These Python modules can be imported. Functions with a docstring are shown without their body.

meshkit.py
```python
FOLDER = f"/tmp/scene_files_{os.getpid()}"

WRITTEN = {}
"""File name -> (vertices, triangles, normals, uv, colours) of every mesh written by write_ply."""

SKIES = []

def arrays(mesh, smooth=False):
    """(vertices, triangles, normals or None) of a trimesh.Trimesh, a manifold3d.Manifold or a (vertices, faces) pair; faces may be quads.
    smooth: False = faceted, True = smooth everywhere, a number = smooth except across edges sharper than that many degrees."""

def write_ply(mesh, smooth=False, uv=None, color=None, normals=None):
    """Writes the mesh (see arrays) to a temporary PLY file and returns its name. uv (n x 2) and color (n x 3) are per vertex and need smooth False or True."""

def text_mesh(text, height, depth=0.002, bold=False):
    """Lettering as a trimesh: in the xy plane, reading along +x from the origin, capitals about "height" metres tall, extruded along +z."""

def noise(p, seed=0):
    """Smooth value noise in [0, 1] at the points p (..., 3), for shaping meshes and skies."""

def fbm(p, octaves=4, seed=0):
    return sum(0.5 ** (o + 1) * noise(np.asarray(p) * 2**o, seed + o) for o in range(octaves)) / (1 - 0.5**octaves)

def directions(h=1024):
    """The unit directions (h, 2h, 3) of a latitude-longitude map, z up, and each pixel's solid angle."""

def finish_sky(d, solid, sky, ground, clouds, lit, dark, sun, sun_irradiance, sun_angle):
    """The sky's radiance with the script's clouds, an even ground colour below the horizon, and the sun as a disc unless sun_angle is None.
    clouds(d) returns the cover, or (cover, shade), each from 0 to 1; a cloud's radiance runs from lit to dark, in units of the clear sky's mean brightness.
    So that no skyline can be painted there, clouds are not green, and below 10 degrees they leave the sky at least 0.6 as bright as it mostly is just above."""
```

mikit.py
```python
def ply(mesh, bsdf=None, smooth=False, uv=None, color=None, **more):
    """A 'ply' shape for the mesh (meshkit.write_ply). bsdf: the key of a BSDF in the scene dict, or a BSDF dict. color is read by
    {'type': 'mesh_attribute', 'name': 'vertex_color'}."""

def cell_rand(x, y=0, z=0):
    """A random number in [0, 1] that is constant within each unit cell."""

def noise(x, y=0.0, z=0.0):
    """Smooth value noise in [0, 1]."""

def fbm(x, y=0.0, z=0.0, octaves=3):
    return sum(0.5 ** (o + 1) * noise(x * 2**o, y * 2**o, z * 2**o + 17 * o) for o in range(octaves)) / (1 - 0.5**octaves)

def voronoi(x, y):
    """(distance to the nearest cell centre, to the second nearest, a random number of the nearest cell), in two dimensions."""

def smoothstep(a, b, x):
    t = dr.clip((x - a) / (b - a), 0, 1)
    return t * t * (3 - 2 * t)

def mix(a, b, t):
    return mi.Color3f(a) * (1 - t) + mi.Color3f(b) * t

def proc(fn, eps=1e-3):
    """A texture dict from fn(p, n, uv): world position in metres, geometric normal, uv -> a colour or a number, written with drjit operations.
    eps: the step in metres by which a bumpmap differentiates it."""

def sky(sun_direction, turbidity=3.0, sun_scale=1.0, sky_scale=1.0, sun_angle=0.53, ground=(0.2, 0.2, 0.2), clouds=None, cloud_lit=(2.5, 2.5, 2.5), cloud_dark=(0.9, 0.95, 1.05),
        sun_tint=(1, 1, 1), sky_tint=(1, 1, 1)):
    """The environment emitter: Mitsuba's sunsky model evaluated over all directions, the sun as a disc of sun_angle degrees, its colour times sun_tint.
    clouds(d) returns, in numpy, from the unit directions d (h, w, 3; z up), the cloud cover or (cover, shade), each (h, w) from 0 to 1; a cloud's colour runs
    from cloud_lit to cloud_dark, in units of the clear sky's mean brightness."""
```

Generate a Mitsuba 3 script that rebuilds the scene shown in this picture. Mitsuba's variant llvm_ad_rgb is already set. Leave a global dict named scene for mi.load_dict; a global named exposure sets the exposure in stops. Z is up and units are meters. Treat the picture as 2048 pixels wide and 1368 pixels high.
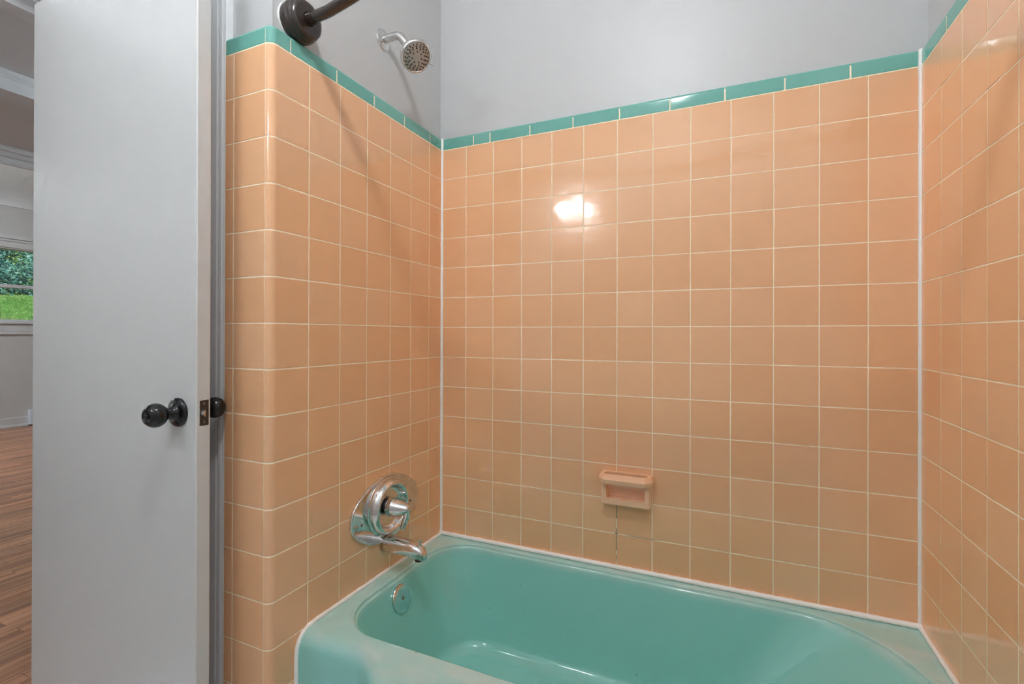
import math, random
import numpy as np, trimesh, manifold3d as m3, drjit as dr
import mitsuba as mi, mikit
import meshkit
from shapely.geometry import Polygon

T = mi.ScalarTransform4f
rng = random.Random(7)
scene, labels = {}, {}

# ------------------------------------------------------------------ camera, sky, lights, exposure
F, OX, OY = 976.56, -7.31, -17.57
CAM = np.array([0.96837, -1.55044, 1.14060])
FWD = np.array([-0.40983, 0.91216, 0.00189]); UP = np.array([-0.00167, -0.00282, 1.0])
scene['camera'] = {
    'type': 'perspective', 'fov': math.degrees(2 * math.atan(1024 / F)), 'fov_axis': 'x', 'near_clip': 0.02, 'far_clip': 200.0,
    'principal_point_offset_x': -OX / 2048, 'principal_point_offset_y': -OY / 1368,
    'to_world': T().look_at(origin=CAM.tolist(), target=(CAM + FWD).tolist(), up=UP.tolist())}
exposure = 0.07
SKY_SCALE, SUN_SCALE = 3.2, 2.2
scene['sky'] = mikit.sky((0.35, -0.45, 0.82), turbidity=4.0, sun_scale=SUN_SCALE, sky_scale=SKY_SCALE, ground=(0.15, 0.17, 0.1))
CEILING_LAMP = (0.68, -1.33, 2.60); CEILING_L = (208.0, 219.0, 228.0)     # globe of the bathroom ceiling lamp
VANITY_LAMPS = [(-0.16, -2.0, 2.08), (-0.02, -2.0, 2.08)]; VANITY_L = (58.0, 61.5, 64.3)
HALL_L = (98.0, 114.0, 127.0); LIVING_L = (225.0, 243.0, 255.0)

# ------------------------------------------------------------------ helpers
def add(key, shape, label=None, cat=None, group=None, kind=None):
    assert key not in scene, key
    scene[key] = shape
    note(key, label, cat, group, kind)
    return key

def note(key, label=None, cat=None, group=None, kind=None):
    d = {k: v for k, v in (('label', label), ('category', cat), ('group', group), ('kind', kind)) if v}
    if d: labels[key] = {**labels.get(key, {}), **d}

_count = {}
def nkey(base):
    n = _count.get(base, 0); _count[base] = n + 1
    return base if n == 0 else f'{base}_{n:03d}'

def box(x0, x1, y0, y1, z0, z1):
    b = trimesh.creation.box((x1 - x0, y1 - y0, z1 - z0)); b.apply_translation(((x0 + x1) / 2, (y0 + y1) / 2, (z0 + z1) / 2)); return b

def cat(*ms): return trimesh.util.concatenate(list(ms))

def rbox(x0, x1, y0, y1, z0, z1, c=0.004):
    """box with chamfered edges"""
    pts = []
    for a in (0, 1):
        for b in (0, 1):
            for d in (0, 1):
                p = np.array([(x0, x1)[a], (y0, y1)[b], (z0, z1)[d]]); s = np.array([1 - 2 * a, 1 - 2 * b, 1 - 2 * d]) * c
                for k in range(3):
                    q = p + s; q[k] = p[k]; pts.append(q)
    return trimesh.convex.convex_hull(np.array(pts))

def frame_of(axis):
    a = np.asarray(axis, float); a = a / np.linalg.norm(a)
    h = np.array([0, 0, 1.0]) if abs(a[2]) < 0.9 else np.array([0, 1.0, 0])
    u = np.cross(h, a); u /= np.linalg.norm(u); v = np.cross(a, u)
    return a, u, v

def lathe(profile, origin, axis, n=48):
    """profile: (distance along the axis, radius) from the start to the end"""
    a, u, v = frame_of(axis); o = np.asarray(origin, float)
    V, Fc = [], []
    th = np.arange(n) * 2 * math.pi / n
    ring = np.outer(np.cos(th), u) + np.outer(np.sin(th), v)
    for s, r in profile: V.append(o + a * s + ring * max(r, 1e-5))
    V = np.vstack(V); k = len(profile)
    for i in range(k - 1):
        for j in range(n):
            p, q = i * n + j, i * n + (j + 1) % n
            Fc += [(p, q, q + n), (p, q + n, p + n)]
    return trimesh.Trimesh(V, Fc, process=False)

def smooth_path(pts, per=8):
    pts = np.asarray(pts, float); P = np.vstack([2 * pts[0] - pts[1], pts, 2 * pts[-1] - pts[-2]]); out = []
    for i in range(1, len(P) - 2):
        for t in np.linspace(0, 1, per, endpoint=False):
            p0, p1, p2, p3 = P[i - 1:i + 3]
            out.append(0.5 * (2 * p1 + (p2 - p0) * t + (2 * p0 - 5 * p1 + 4 * p2 - p3) * t * t + (3 * p1 - p0 - 3 * p2 + p3) * t ** 3))
    out.append(pts[-1]); return np.array(out)

def tube(path, radius, n=16, caps=True):
    path = np.asarray(path, float); r = np.broadcast_to(np.asarray(radius, float), (len(path),))
    d = np.gradient(path, axis=0); d /= np.linalg.norm(d, axis=1, keepdims=True)
    u = frame_of(d[0])[1]; V, Fc = [], []; th = np.arange(n) * 2 * math.pi / n
    for p, a, q in zip(path, d, r):
        u = u - a * (u @ a); u /= np.linalg.norm(u); v = np.cross(a, u)
        V.append(p + q * (np.outer(np.cos(th), u) + np.outer(np.sin(th), v)))
    V = np.vstack(V)
    for i in range(len(path) - 1):
        for j in range(n):
            p, q = i * n + j, i * n + (j + 1) % n
            Fc += [(p, q, q + n), (p, q + n, p + n)]
    if caps:
        V = np.vstack([V, path[0], path[-1]]); c0, c1 = len(V) - 2, len(V) - 1; L = (len(path) - 1) * n
        for j in range(n): Fc += [(c0, (j + 1) % n, j), (c1, L + j, L + (j + 1) % n)]
    return trimesh.Trimesh(V, Fc, process=False)

def loft(rings, close_first=False, close_last=True):
    """rings: equally long closed loops of points"""
    n = len(rings[0]); V = np.vstack(rings); Fc = []
    for i in range(len(rings) - 1):
        for j in range(n):
            p, q = i * n + j, i * n + (j + 1) % n
            Fc += [(p, q, q + n), (p, q + n, p + n)]
    if close_last:
        V = np.vstack([V, rings[-1].mean(0)]); c = len(V) - 1; L = (len(rings) - 1) * n
        for j in range(n): Fc.append((L + j, L + (j + 1) % n, c))
    if close_first:
        V = np.vstack([V, rings[0].mean(0)]); c = len(V) - 1
        for j in range(n): Fc.append(((j + 1) % n, j, c))
    return trimesh.Trimesh(V, Fc, process=False)

def ball(r, c): return m3.Manifold.sphere(r, 24).translate(list(map(float, c)))
def man(mesh):
    return m3.Manifold(m3.Mesh(np.asarray(mesh.vertices, np.float32), np.asarray(mesh.faces, np.uint32)))
def prism(poly2d, z0, z1):
    q = np.asarray(poly2d, float)
    if np.sum(q[:, 0] * np.roll(q[:, 1], -1) - q[:, 1] * np.roll(q[:, 0], -1)) < 0: q = q[::-1]
    return m3.Manifold.extrude(m3.CrossSection([q]), z1 - z0).translate([0, 0, z0])
def tri(m):
    q = m.to_mesh(); return trimesh.Trimesh(q.vert_properties[:, :3], q.tri_verts, process=False)

# ------------------------------------------------------------------ materials
def rgb(c): return {'type': 'rgb', 'value': list(map(float, c))}
def pbr(key, color, rough=0.5, **kw):
    b = {'type': 'principled', 'base_color': color if isinstance(color, dict) else rgb(color), 'roughness': rough, **kw}
    scene[key] = {'type': 'twosided', 'b': b}
    return key
def pbr_bump(key, color, rough, fn, eps=1e-3, **kw):
    b = {'type': 'principled', 'base_color': color if isinstance(color, dict) else rgb(color), 'roughness': rough, **kw}
    scene[key] = {'type': 'twosided', 'b': {'type': 'bumpmap', 'arbitrary': mikit.proc(fn, eps), 'scale': 1.0, 'bsdf': b}}
    return key

def glaze(p, n, uv):                                     # slow waves of a hand-fired glaze
    return 0.00011 * mikit.noise(p.x * 55, p.y * 55, p.z * 55) + 0.000012 * mikit.noise(p.x * 400, p.y * 400, p.z * 400)
ORANGE = [(0.785, 0.445, 0.248), (0.770, 0.428, 0.232), (0.795, 0.458, 0.260), (0.762, 0.420, 0.226), (0.785, 0.437, 0.237), (0.775, 0.447, 0.256)]
TILES = [pbr_bump(f'mat_tile_{i}', c, 0.095, glaze, specular=0.5) for i, c in enumerate(ORANGE)]
TEALS = [pbr_bump(f'mat_trim_{i}', c, 0.095, glaze, specular=0.5) for i, c in enumerate([(0.140, 0.385, 0.325), (0.125, 0.365, 0.31), (0.152, 0.40, 0.34)])]
def grout_col(p, n, uv):
    c = mikit.mix((0.92, 0.82, 0.65), (0.86, 0.70, 0.49), mikit.fbm(p.x * 9, p.y * 9, p.z * 9))
    dark = mikit.smoothstep(0.007, 0.003, dr.abs(p.x - 0.6484)) * mikit.smoothstep(0.625, 0.61, p.z) * mikit.smoothstep(0.40, 0.45, p.z) * mikit.smoothstep(0.3, 0.5, mikit.noise(p.z * 60, 3.0, p.x * 20))
    dark2 = mikit.smoothstep(0.006, 0.003, dr.abs(p.z - 0.5101)) * mikit.smoothstep(0.66, 0.70, p.x) * mikit.smoothstep(0.80, 0.74, p.x) * 0.8
    dark = dr.select(p.y > -0.05, dr.maximum(dark, dark2), 0.0)
    return mikit.mix(c, (0.10, 0.08, 0.06), 0.8 * dark)
pbr('mat_grout', mikit.proc(grout_col), 0.8, specular=0.2)
pbr('mat_caulk', (0.82, 0.80, 0.77), 0.45)
def paint_bump(p, n, uv): return 0.0005 * mikit.fbm(p.x * 60, p.y * 60, p.z * 60, 3)
pbr_bump('mat_wall', (0.485, 0.485, 0.487), 0.40, lambda p, n, uv: 0.0006 * mikit.noise(p.x * 35, p.y * 35, p.z * 30) + 0.00045 * mikit.noise(p.x * 130, p.y * 130, p.z * 110), specular=0.35)
pbr('mat_wall_rear', (0.64, 0.64, 0.64), 0.5)
pbr('mat_ceiling', (0.78, 0.78, 0.78), 0.6)
def door_bump(p, n, uv):
    scuff = mikit.smoothstep(0.62, 0.75, mikit.noise(p.x * 30, p.z * 40, 5.0)) * mikit.smoothstep(-0.16, -0.10, p.x)
    return 0.00016 * mikit.fbm(p.x * 420, p.y * 420, p.z * 26, 2) + 0.0004 * mikit.noise(p.x * 40, p.y * 40, p.z * 25) + 0.0003 * scuff
pbr_bump('mat_door', (0.57, 0.573, 0.571), 0.36, door_bump, specular=0.5)
pbr_bump('mat_casing', (0.66, 0.67, 0.68), 0.30, lambda p, n, uv: 0.0002 * mikit.fbm(p.x * 300, p.y * 300, p.z * 18, 2), specular=0.5)
def enamel_bump(p, n, uv): return 0.0003 * mikit.noise(p.x * 16, p.y * 16, p.z * 16) + 0.00005 * mikit.noise(p.x * 70, p.y * 70, p.z * 70)
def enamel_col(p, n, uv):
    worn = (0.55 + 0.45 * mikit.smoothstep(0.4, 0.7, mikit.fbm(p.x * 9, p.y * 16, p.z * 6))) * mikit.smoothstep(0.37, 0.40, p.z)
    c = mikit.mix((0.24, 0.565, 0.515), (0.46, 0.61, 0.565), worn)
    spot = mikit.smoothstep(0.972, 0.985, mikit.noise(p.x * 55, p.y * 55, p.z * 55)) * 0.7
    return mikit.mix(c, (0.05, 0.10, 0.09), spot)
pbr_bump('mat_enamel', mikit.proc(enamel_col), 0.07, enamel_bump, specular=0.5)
scene['mat_chrome'] = {'type': 'twosided', 'b': {'type': 'conductor', 'specular_reflectance': rgb((0.72, 0.71, 0.70))}}
pbr('mat_chrome_satin', (0.62, 0.61, 0.60), 0.22, metallic=1.0)
pbr('mat_bronze', (0.020, 0.0125, 0.0095), 0.2, specular=0.5, clearcoat=0.3, clearcoat_gloss=0.9)
pbr('mat_black', (0.004, 0.004, 0.0045), 0.11, specular=0.45)
pbr('mat_dark_plate', (0.022, 0.014, 0.010), 0.4)
pbr('mat_brass_screw', (0.16, 0.135, 0.11), 0.35, metallic=0.6)
pbr('mat_rubber', (0.030, 0.018, 0.012), 0.6)
pbr('mat_nozzle_face', (0.40, 0.385, 0.37), 0.3, metallic=0.4)
pbr_bump('mat_soap', (0.79, 0.475, 0.295), 0.10, glaze, specular=0.5)
pbr('mat_gasket', (0.75, 0.74, 0.72), 0.5)
pbr('mat_black_hole', (0.01, 0.01, 0.01), 0.8)
pbr('mat_floor_bath', (0.62, 0.62, 0.62), 0.4)
pbr('mat_far_wall', (0.50, 0.49, 0.475), 0.6)
pbr('mat_far_ceiling', (0.60, 0.61, 0.61), 0.7)
pbr('mat_far_trim', (0.55, 0.545, 0.535), 0.4)
pbr('mat_heater', (0.62, 0.68, 0.76), 0.35)
def wood(base):
    def fn(p, n, uv):
        b = mikit.cell_rand(dr.floor((p.x + 0.85) / 0.0572), 3, base)
        g = mikit.fbm(p.x * 55 + b * 40, p.y * 2.2 + b * 9, base * 31.0, 3); k = mikit.noise(p.x * 150, p.y * 4, base * 7.0)
        c = mikit.mix((0.46, 0.215, 0.115), (0.27, 0.105, 0.052), mikit.smoothstep(0.3, 0.75, g))
        c = mikit.mix(c, (0.16, 0.065, 0.035), 0.35 * mikit.smoothstep(0.7, 0.88, k))
        return c * (0.60 + 0.08 * base + 0.24 * b)
    return fn
WOODS = [pbr(f'mat_wood_{i}', mikit.proc(wood(i)), 0.30, specular=0.5, clearcoat=0.3, clearcoat_gloss=0.8) for i in range(4)]
pbr('mat_subfloor', (0.12, 0.055, 0.03), 0.5)
scene['mat_pane'] = {'type': 'thindielectric', 'int_ior': 1.5}
def grass_col(p, n, uv):
    a = mikit.fbm(p.x * 5, p.y * 5, p.z * 5, 3); b = mikit.noise(p.x * 28, p.y * 28, p.z * 28)
    c = mikit.mix((0.12, 0.32, 0.07), (0.25, 0.50, 0.15), mikit.smoothstep(0.3, 0.7, 0.6 * a + 0.4 * b))
    return mikit.mix(c, (0.26, 0.27, 0.16), 0.5 * mikit.smoothstep(0.60, 0.72, mikit.noise(p.x * 3.1, p.y * 3.1, p.z * 3)))
scene['mat_grass_ground'] = {'type': 'twosided', 'b': {'type': 'diffuse', 'reflectance': mikit.proc(grass_col)}}
scene['mat_grass_blade'] = {'type': 'twosided', 'b': {'type': 'diffuse', 'reflectance': {'type': 'mesh_attribute', 'name': 'vertex_color'}}}
scene['mat_leaf'] = {'type': 'twosided', 'b': {'type': 'principled', 'base_color': {'type': 'mesh_attribute', 'name': 'vertex_color'}, 'roughness': 0.45}}

# ------------------------------------------------------------------ dimensions read off the photograph (metres)
W = 1.4131; PITCH = 0.10916; ZT = 1.82; CAPZ = 1.8636; REC = 0.020; YR = -0.744; CEIL = 2.72; JOINT = 0.0014
BULL = 0.018

# ------------------------------------------------------------------ bathroom shell
def wall_shape(mesh, mat='mat_wall'): return mikit.ply(mesh, mat)
add('wall_back', wall_shape(box(-0.16, W + 0.15, REC, 0.14, 0, CEIL)), 'grey-white painted wall behind the tub above the peach tiles', 'wall', kind='structure')
add('wall_left', wall_shape(box(-0.16, -REC, YR + REC, REC, 0, CEIL)), 'white painted wall carrying the shower head above the peach tiles', 'wall', kind='structure')
add('wall_right', wall_shape(box(W + REC, W + 0.15, -2.24, REC, 0, CEIL)), 'tiled wall at the right end of the tub', 'wall', kind='structure')
add('wall_return', wall_shape(box(-0.82, -0.16, YR + REC, -0.60, 0, CEIL)), 'white wall behind the open door', 'wall', kind='structure')
add('wall_rear', wall_shape(box(-0.95, W + 0.15, -2.24, -2.10, 0, CEIL), 'mat_wall_rear'), 'white bathroom wall facing the tub', 'wall', kind='structure')
add('wall_door', wall_shape(cat(box(-0.95, -0.82, -0.775, 0.14, 0, CEIL), box(-0.95, -0.82, -2.10, -1.62, 0, CEIL), box(-0.95, -0.82, -1.62, -0.775, 2.10, CEIL)), 'mat_wall_rear'), 'white wall with the doorway to the hall', 'wall', kind='structure')
add('ceiling', mikit.ply(box(-0.95, W + 0.15, -2.24, 0.14, CEIL, CEIL + 0.1), 'mat_ceiling'), 'white bathroom ceiling', 'ceiling', kind='structure')
add('floor', mikit.ply(box(-0.95, W + 0.15, -2.24, 0.14, -0.1, -0.012), 'mat_floor_bath'), 'bathroom floor', 'floor', kind='structure')

# ------------------------------------------------------------------ tiles
def tile_mesh(w, h, th=0.007, c=0.0014):
    """cushion-edged tile in the local xz plane, face at y=0 towards -y, centred"""
    V, Fc = [], []
    for ins, y in ((0, th), (0, 0.0016), (c * 0.45, 0.0004), (c * 1.25, 0.0)):
        a, b = w / 2 - ins, h / 2 - ins
        V += [(-a, y, -b), (a, y, -b), (a, y, b), (-a, y, b)]
    for i in range(3):
        for j in range(4):
            p, q = 4 * i + j, 4 * i + (j + 1) % 4
            Fc += [(p, q, q + 4), (p, q + 4, p + 4)]
    Fc += [(12, 13, 14), (12, 14, 15)]
    return trimesh.Trimesh(V, Fc, process=False)
STD = (PITCH - JOINT, PITCH - JOINT)
_tile = {}
def tile_ply(w, h, mat):
    k = (round(w, 4), round(h, 4), mat)
    if k not in _tile: _tile[k] = mikit.ply(tile_mesh(w, h), mat, smooth=50)
    return _tile[k]
def tilt(): return max(-0.2, min(0.2, rng.gauss(0, 0.11)))
def put_tile(holder, name, u0, u1, z0, z1, place, mats, trim=None):
    """u0..u1 along the wall, joint centre to joint centre; place(u, z) -> T without the tile's own tilt"""
    w, h = abs(u1 - u0) - JOINT, z1 - z0 - JOINT
    d = tile_ply(w, h, rng.choice(mats))
    t = place((u0 + u1) / 2, (z0 + z1) / 2) @ T().translate([0, rng.uniform(-0.0001, 0.0001), 0]) @ T().rotate([0, 0, 1], tilt()) @ T().rotate([1, 0, 0], tilt())
    add(nkey(f'{holder}__{name}'), {**d, 'to_world': t}, trim)
on_back = lambda u, z: T().translate([u, 0, z])
on_left = lambda u, z: T().translate([0, u, z]) @ T().rotate([0, 0, 1], 90)
on_right = lambda u, z: T().translate([W, u, z]) @ T().rotate([0, 0, 1], -90)
on_return = lambda u, z: T().translate([u, YR, z])
row = lambda j: ZT - j * PITCH
def slab(holder, mesh): add(f'{holder}__grout', mikit.ply(mesh, 'mat_grout'), 'pale grout joints between the tiles')
G = 0.00055
# back wall
slab('wall_back', box(-0.004, W + 0.004, G, REC, 0.30, CAPZ - 0.0082))
bx = [0.003] + [0.10255 + i * PITCH for i in range(12)] + [W - 0.003]
for j in range(13):
    for i in range(13): put_tile('wall_back', 'tile', bx[i], bx[i + 1], row(j + 1), row(j), on_back, TILES)
tx = [0.003, 0.1316, 0.1981] + [0.1981 + 0.1523 * k for k in range(1, 8)] + [W - 0.003]
# cap tile: flat face with a rounded top edge
def cap_mesh(w, h=CAPZ - ZT - JOINT / 2, th=0.012, r=0.009):
    prof = [(th + 0.008, -h / 2), (0.0016, -h / 2), (0.0004, -h / 2 + 0.001), (0, -h / 2 + 0.0026)]
    prof += [(r - r * math.cos(a), h / 2 - r + r * math.sin(a)) for a in np.linspace(0, math.pi / 2, 6)] + [(th + 0.008, h / 2)]
    V, Fc = [], []
    for x, ins in ((-w / 2, 0.0012), (-w / 2 + 0.0022, 0), (w / 2 - 0.0022, 0), (w / 2, 0.0012)):
        V += [(x, y + ins, z) for y, z in prof]
    n = len(prof)
    for i in range(3):
        for j in range(n - 1):
            p = i * n + j; Fc += [(p, p + n, p + n + 1), (p, p + n + 1, p + 1)]
    for j in range(1, n - 1): Fc += [(0, j, j + 1), (3 * n, 3 * n + j + 1, 3 * n + j)]
    return trimesh.Trimesh(V, Fc, process=False)
_cap = {}
def put_cap(holder, u0, u1, place):
    w = abs(u1 - u0) - 0.0014; m = rng.choice(TEALS); k = (round(w, 4), m)
    if k not in _cap: _cap[k] = mikit.ply(cap_mesh(w), m, smooth=40)
    t = place((u0 + u1) / 2, (ZT + CAPZ) / 2 + JOINT / 4) @ T().rotate([0, 0, 1], 0.5 * tilt()) @ T().rotate([1, 0, 0], 0.6 * tilt())
    add(nkey(f'{holder}__cap_tile'), {**_cap[k], 'to_world': t}, 'teal green cap tile along the top of the peach tiles')
for a, b in zip(tx, tx[1:]): put_cap('wall_back', a, b, on_back)
# left wall (shower head, taps)
arc_ = [(-BULL + (BULL - G) * math.cos(a), YR + BULL - (BULL - G) * math.sin(a)) for a in np.linspace(0, math.pi / 2, 10)]
slab('wall_left', cat(box(-REC, -G, YR + REC + 0.004, G, 0.0, CAPZ - 0.0082), tri(prism([(-REC, YR + REC + 0.004), (-G, YR + REC + 0.004)] + arc_ + [(-REC, YR + G)], 0.0, CAPZ - 0.0082))))
ly = [-0.003] + [-0.08321 - i * PITCH for i in range(6)]
for j in range(13):
    for i in range(6): put_tile('wall_left', 'tile', ly[i + 1], ly[i], row(j + 1), row(j), on_left, TILES)
tly = [-0.003, -0.0804, -0.2294, -0.3807, -0.5342, -0.6883]
for a, b in zip(tly, tly[1:]): put_cap('wall_left', b, a, on_left)
# rounded corner tiles: from the left wall round to the face towards the room
def bull_mesh(y_start, h, th=0.007, c=0.0018):
    plan = [(-th, y_start), (-0.0016, y_start), (-0.0004, y_start - 0.001), (0, y_start - 0.0026)]
    nrm = [(0, 0), (0, 0), (-1, 0), (-1, 0)]
    for a in np.linspace(0, math.pi / 2, 9):
        plan.append((-BULL + BULL * math.cos(a), YR + BULL - BULL * math.sin(a))); nrm.append((-math.cos(a), math.sin(a)))
    plan += [(-BULL - 0.0006, YR + 0.0014), (-BULL - 0.0006, YR + th)]; nrm += [(0, 0), (0, 0)]
    plan, nrm = np.array(plan), np.array(nrm); V, Fc = [], []
    for z, ins in ((-h / 2, 0.0016), (-h / 2 + c * 0.5, 0.0004), (-h / 2 + c * 1.3, 0), (h / 2 - c * 1.3, 0), (h / 2 - c * 0.5, 0.0004), (h / 2, 0.0016)):
        q = plan + nrm * ins; V += [(x, y, z) for x, y in q]
    n = len(plan)
    for i in range(5):
        for j in range(n - 1):
            p = i * n + j; Fc += [(p, p + 1, p + n + 1), (p, p + n + 1, p + n)]
    inner = [(-th - 0.002, YR + th + 0.002)]
    for base, s in ((0, 1), (5 * n, -1)):
        k = len(V); V.append((-0.02, YR + 0.022, V[base][2]))
        for j in range(n - 1): Fc.append((base + j, k, base + j + 1) if s > 0 else (base + j, base + j + 1, k))
    return trimesh.Trimesh(V, Fc, process=False)
bull = [mikit.ply(bull_mesh(ly[-1] - JOINT / 2, PITCH - JOINT), m, smooth=40) for m in TILES]
for j in range(17):
    z0, z1 = max(row(j + 1), 0.0), row(j)
    s = (z1 - z0 - JOINT) / (PITCH - JOINT)
    add(nkey('wall_left__rounded_tile'), {**rng.choice(bull), 'to_world': T().translate([0, 0, (z0 + z1) / 2]) @ T().scale([1, 1, s])}, 'peach tile rounding the corner of the wall')
def cap_corner(h=CAPZ - ZT - JOINT / 2, r=0.009):
    plan, nrm = [(0, -0.6894)], [(-1, 0)]
    for a in np.linspace(0, math.pi / 2, 11): plan.append((-BULL + BULL * math.cos(a), YR + BULL - BULL * math.sin(a))); nrm.append((-math.cos(a), math.sin(a)))
    plan.append((-BULL - 0.0006, YR)); nrm.append((0, 1))
    plan, nrm = np.array(plan), np.array(nrm); rings = [(-h / 2, 0.0016), (-h / 2 + 0.001, 0.0004), (-h / 2 + 0.0026, 0)]
    rings += [(h / 2 - r + r * math.sin(a), r - r * math.cos(a)) for a in np.linspace(0, math.pi / 2, 6)] + [(h / 2, 0.022)]
    V, Fc, n = [], [], len(plan)
    for z, ins in rings:
        q = plan + nrm * min(ins, 0.019); V += [(x, y, z) for x, y in q]
    for i in range(len(rings) - 1):
        for k in range(n - 1):
            p = i * n + k; Fc += [(p, p + 1, p + n + 1), (p, p + n + 1, p + n)]
    return trimesh.Trimesh(V, Fc, process=False)
add('wall_left__rounded_cap_tile', {**mikit.ply(cap_corner(), TEALS[2], smooth=50), 'to_world': T().translate([0, 0, (ZT + CAPZ) / 2 + JOINT / 4])}, 'teal green cap tile rounding the corner of the wall')
# face towards the room
slab('wall_return', box(-0.157, -REC, YR + G, YR + REC, 0.0, CAPZ - 0.0082))
rx = [-0.157, -0.126, -BULL - 0.0005]
for j in range(17):
    for i in range(2): put_tile('wall_return', 'tile', rx[i], rx[i + 1], max(row(j + 1), 0.0), row(j), on_return, TILES)
put_cap('wall_return', rx[0], rx[2], on_return)
# right wall
slab('wall_right', box(W + G, W + REC, -0.86, 0.004, 0.0, CAPZ - 0.0082))
ry = [-0.003] + [-0.12498 - i * PITCH for i in range(7)]
for j in range(13):
    for i in range(7): put_tile('wall_right', 'tile', ry[i + 1], ry[i], row(j + 1), row(j), on_right, TILES)
for a, b in zip([-0.003, -0.155, -0.307, -0.459, -0.611, -0.763], [-0.155, -0.307, -0.459, -0.611, -0.763, ry[-1]]): put_cap('wall_right', b, a, on_right)
# caulk in the corners
def bead(path, r, seed, amp=0.25, n=10):
    p = smooth_path(path, 14); L = np.arange(len(p)) * 0.35
    rr = r * (1 - amp / 2 + amp * meshkit.fbm(np.stack([L, L * 0 + seed, L * 0], -1), 3, seed))
    return tube(p, rr, n)
zz = np.linspace(0.40, CAPZ - 0.001, 14)
add('wall_left__caulk', mikit.ply(bead([(0.001, -0.001, z) for z in zz], 0.0062, 3), 'mat_caulk', smooth=60), 'white caulk bead in the corner')
add('wall_right__caulk', mikit.ply(bead([(W - 0.0012, -0.0012, z) for z in zz], 0.0052, 5), 'mat_caulk', smooth=60), 'white caulk bead in the corner')

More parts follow.
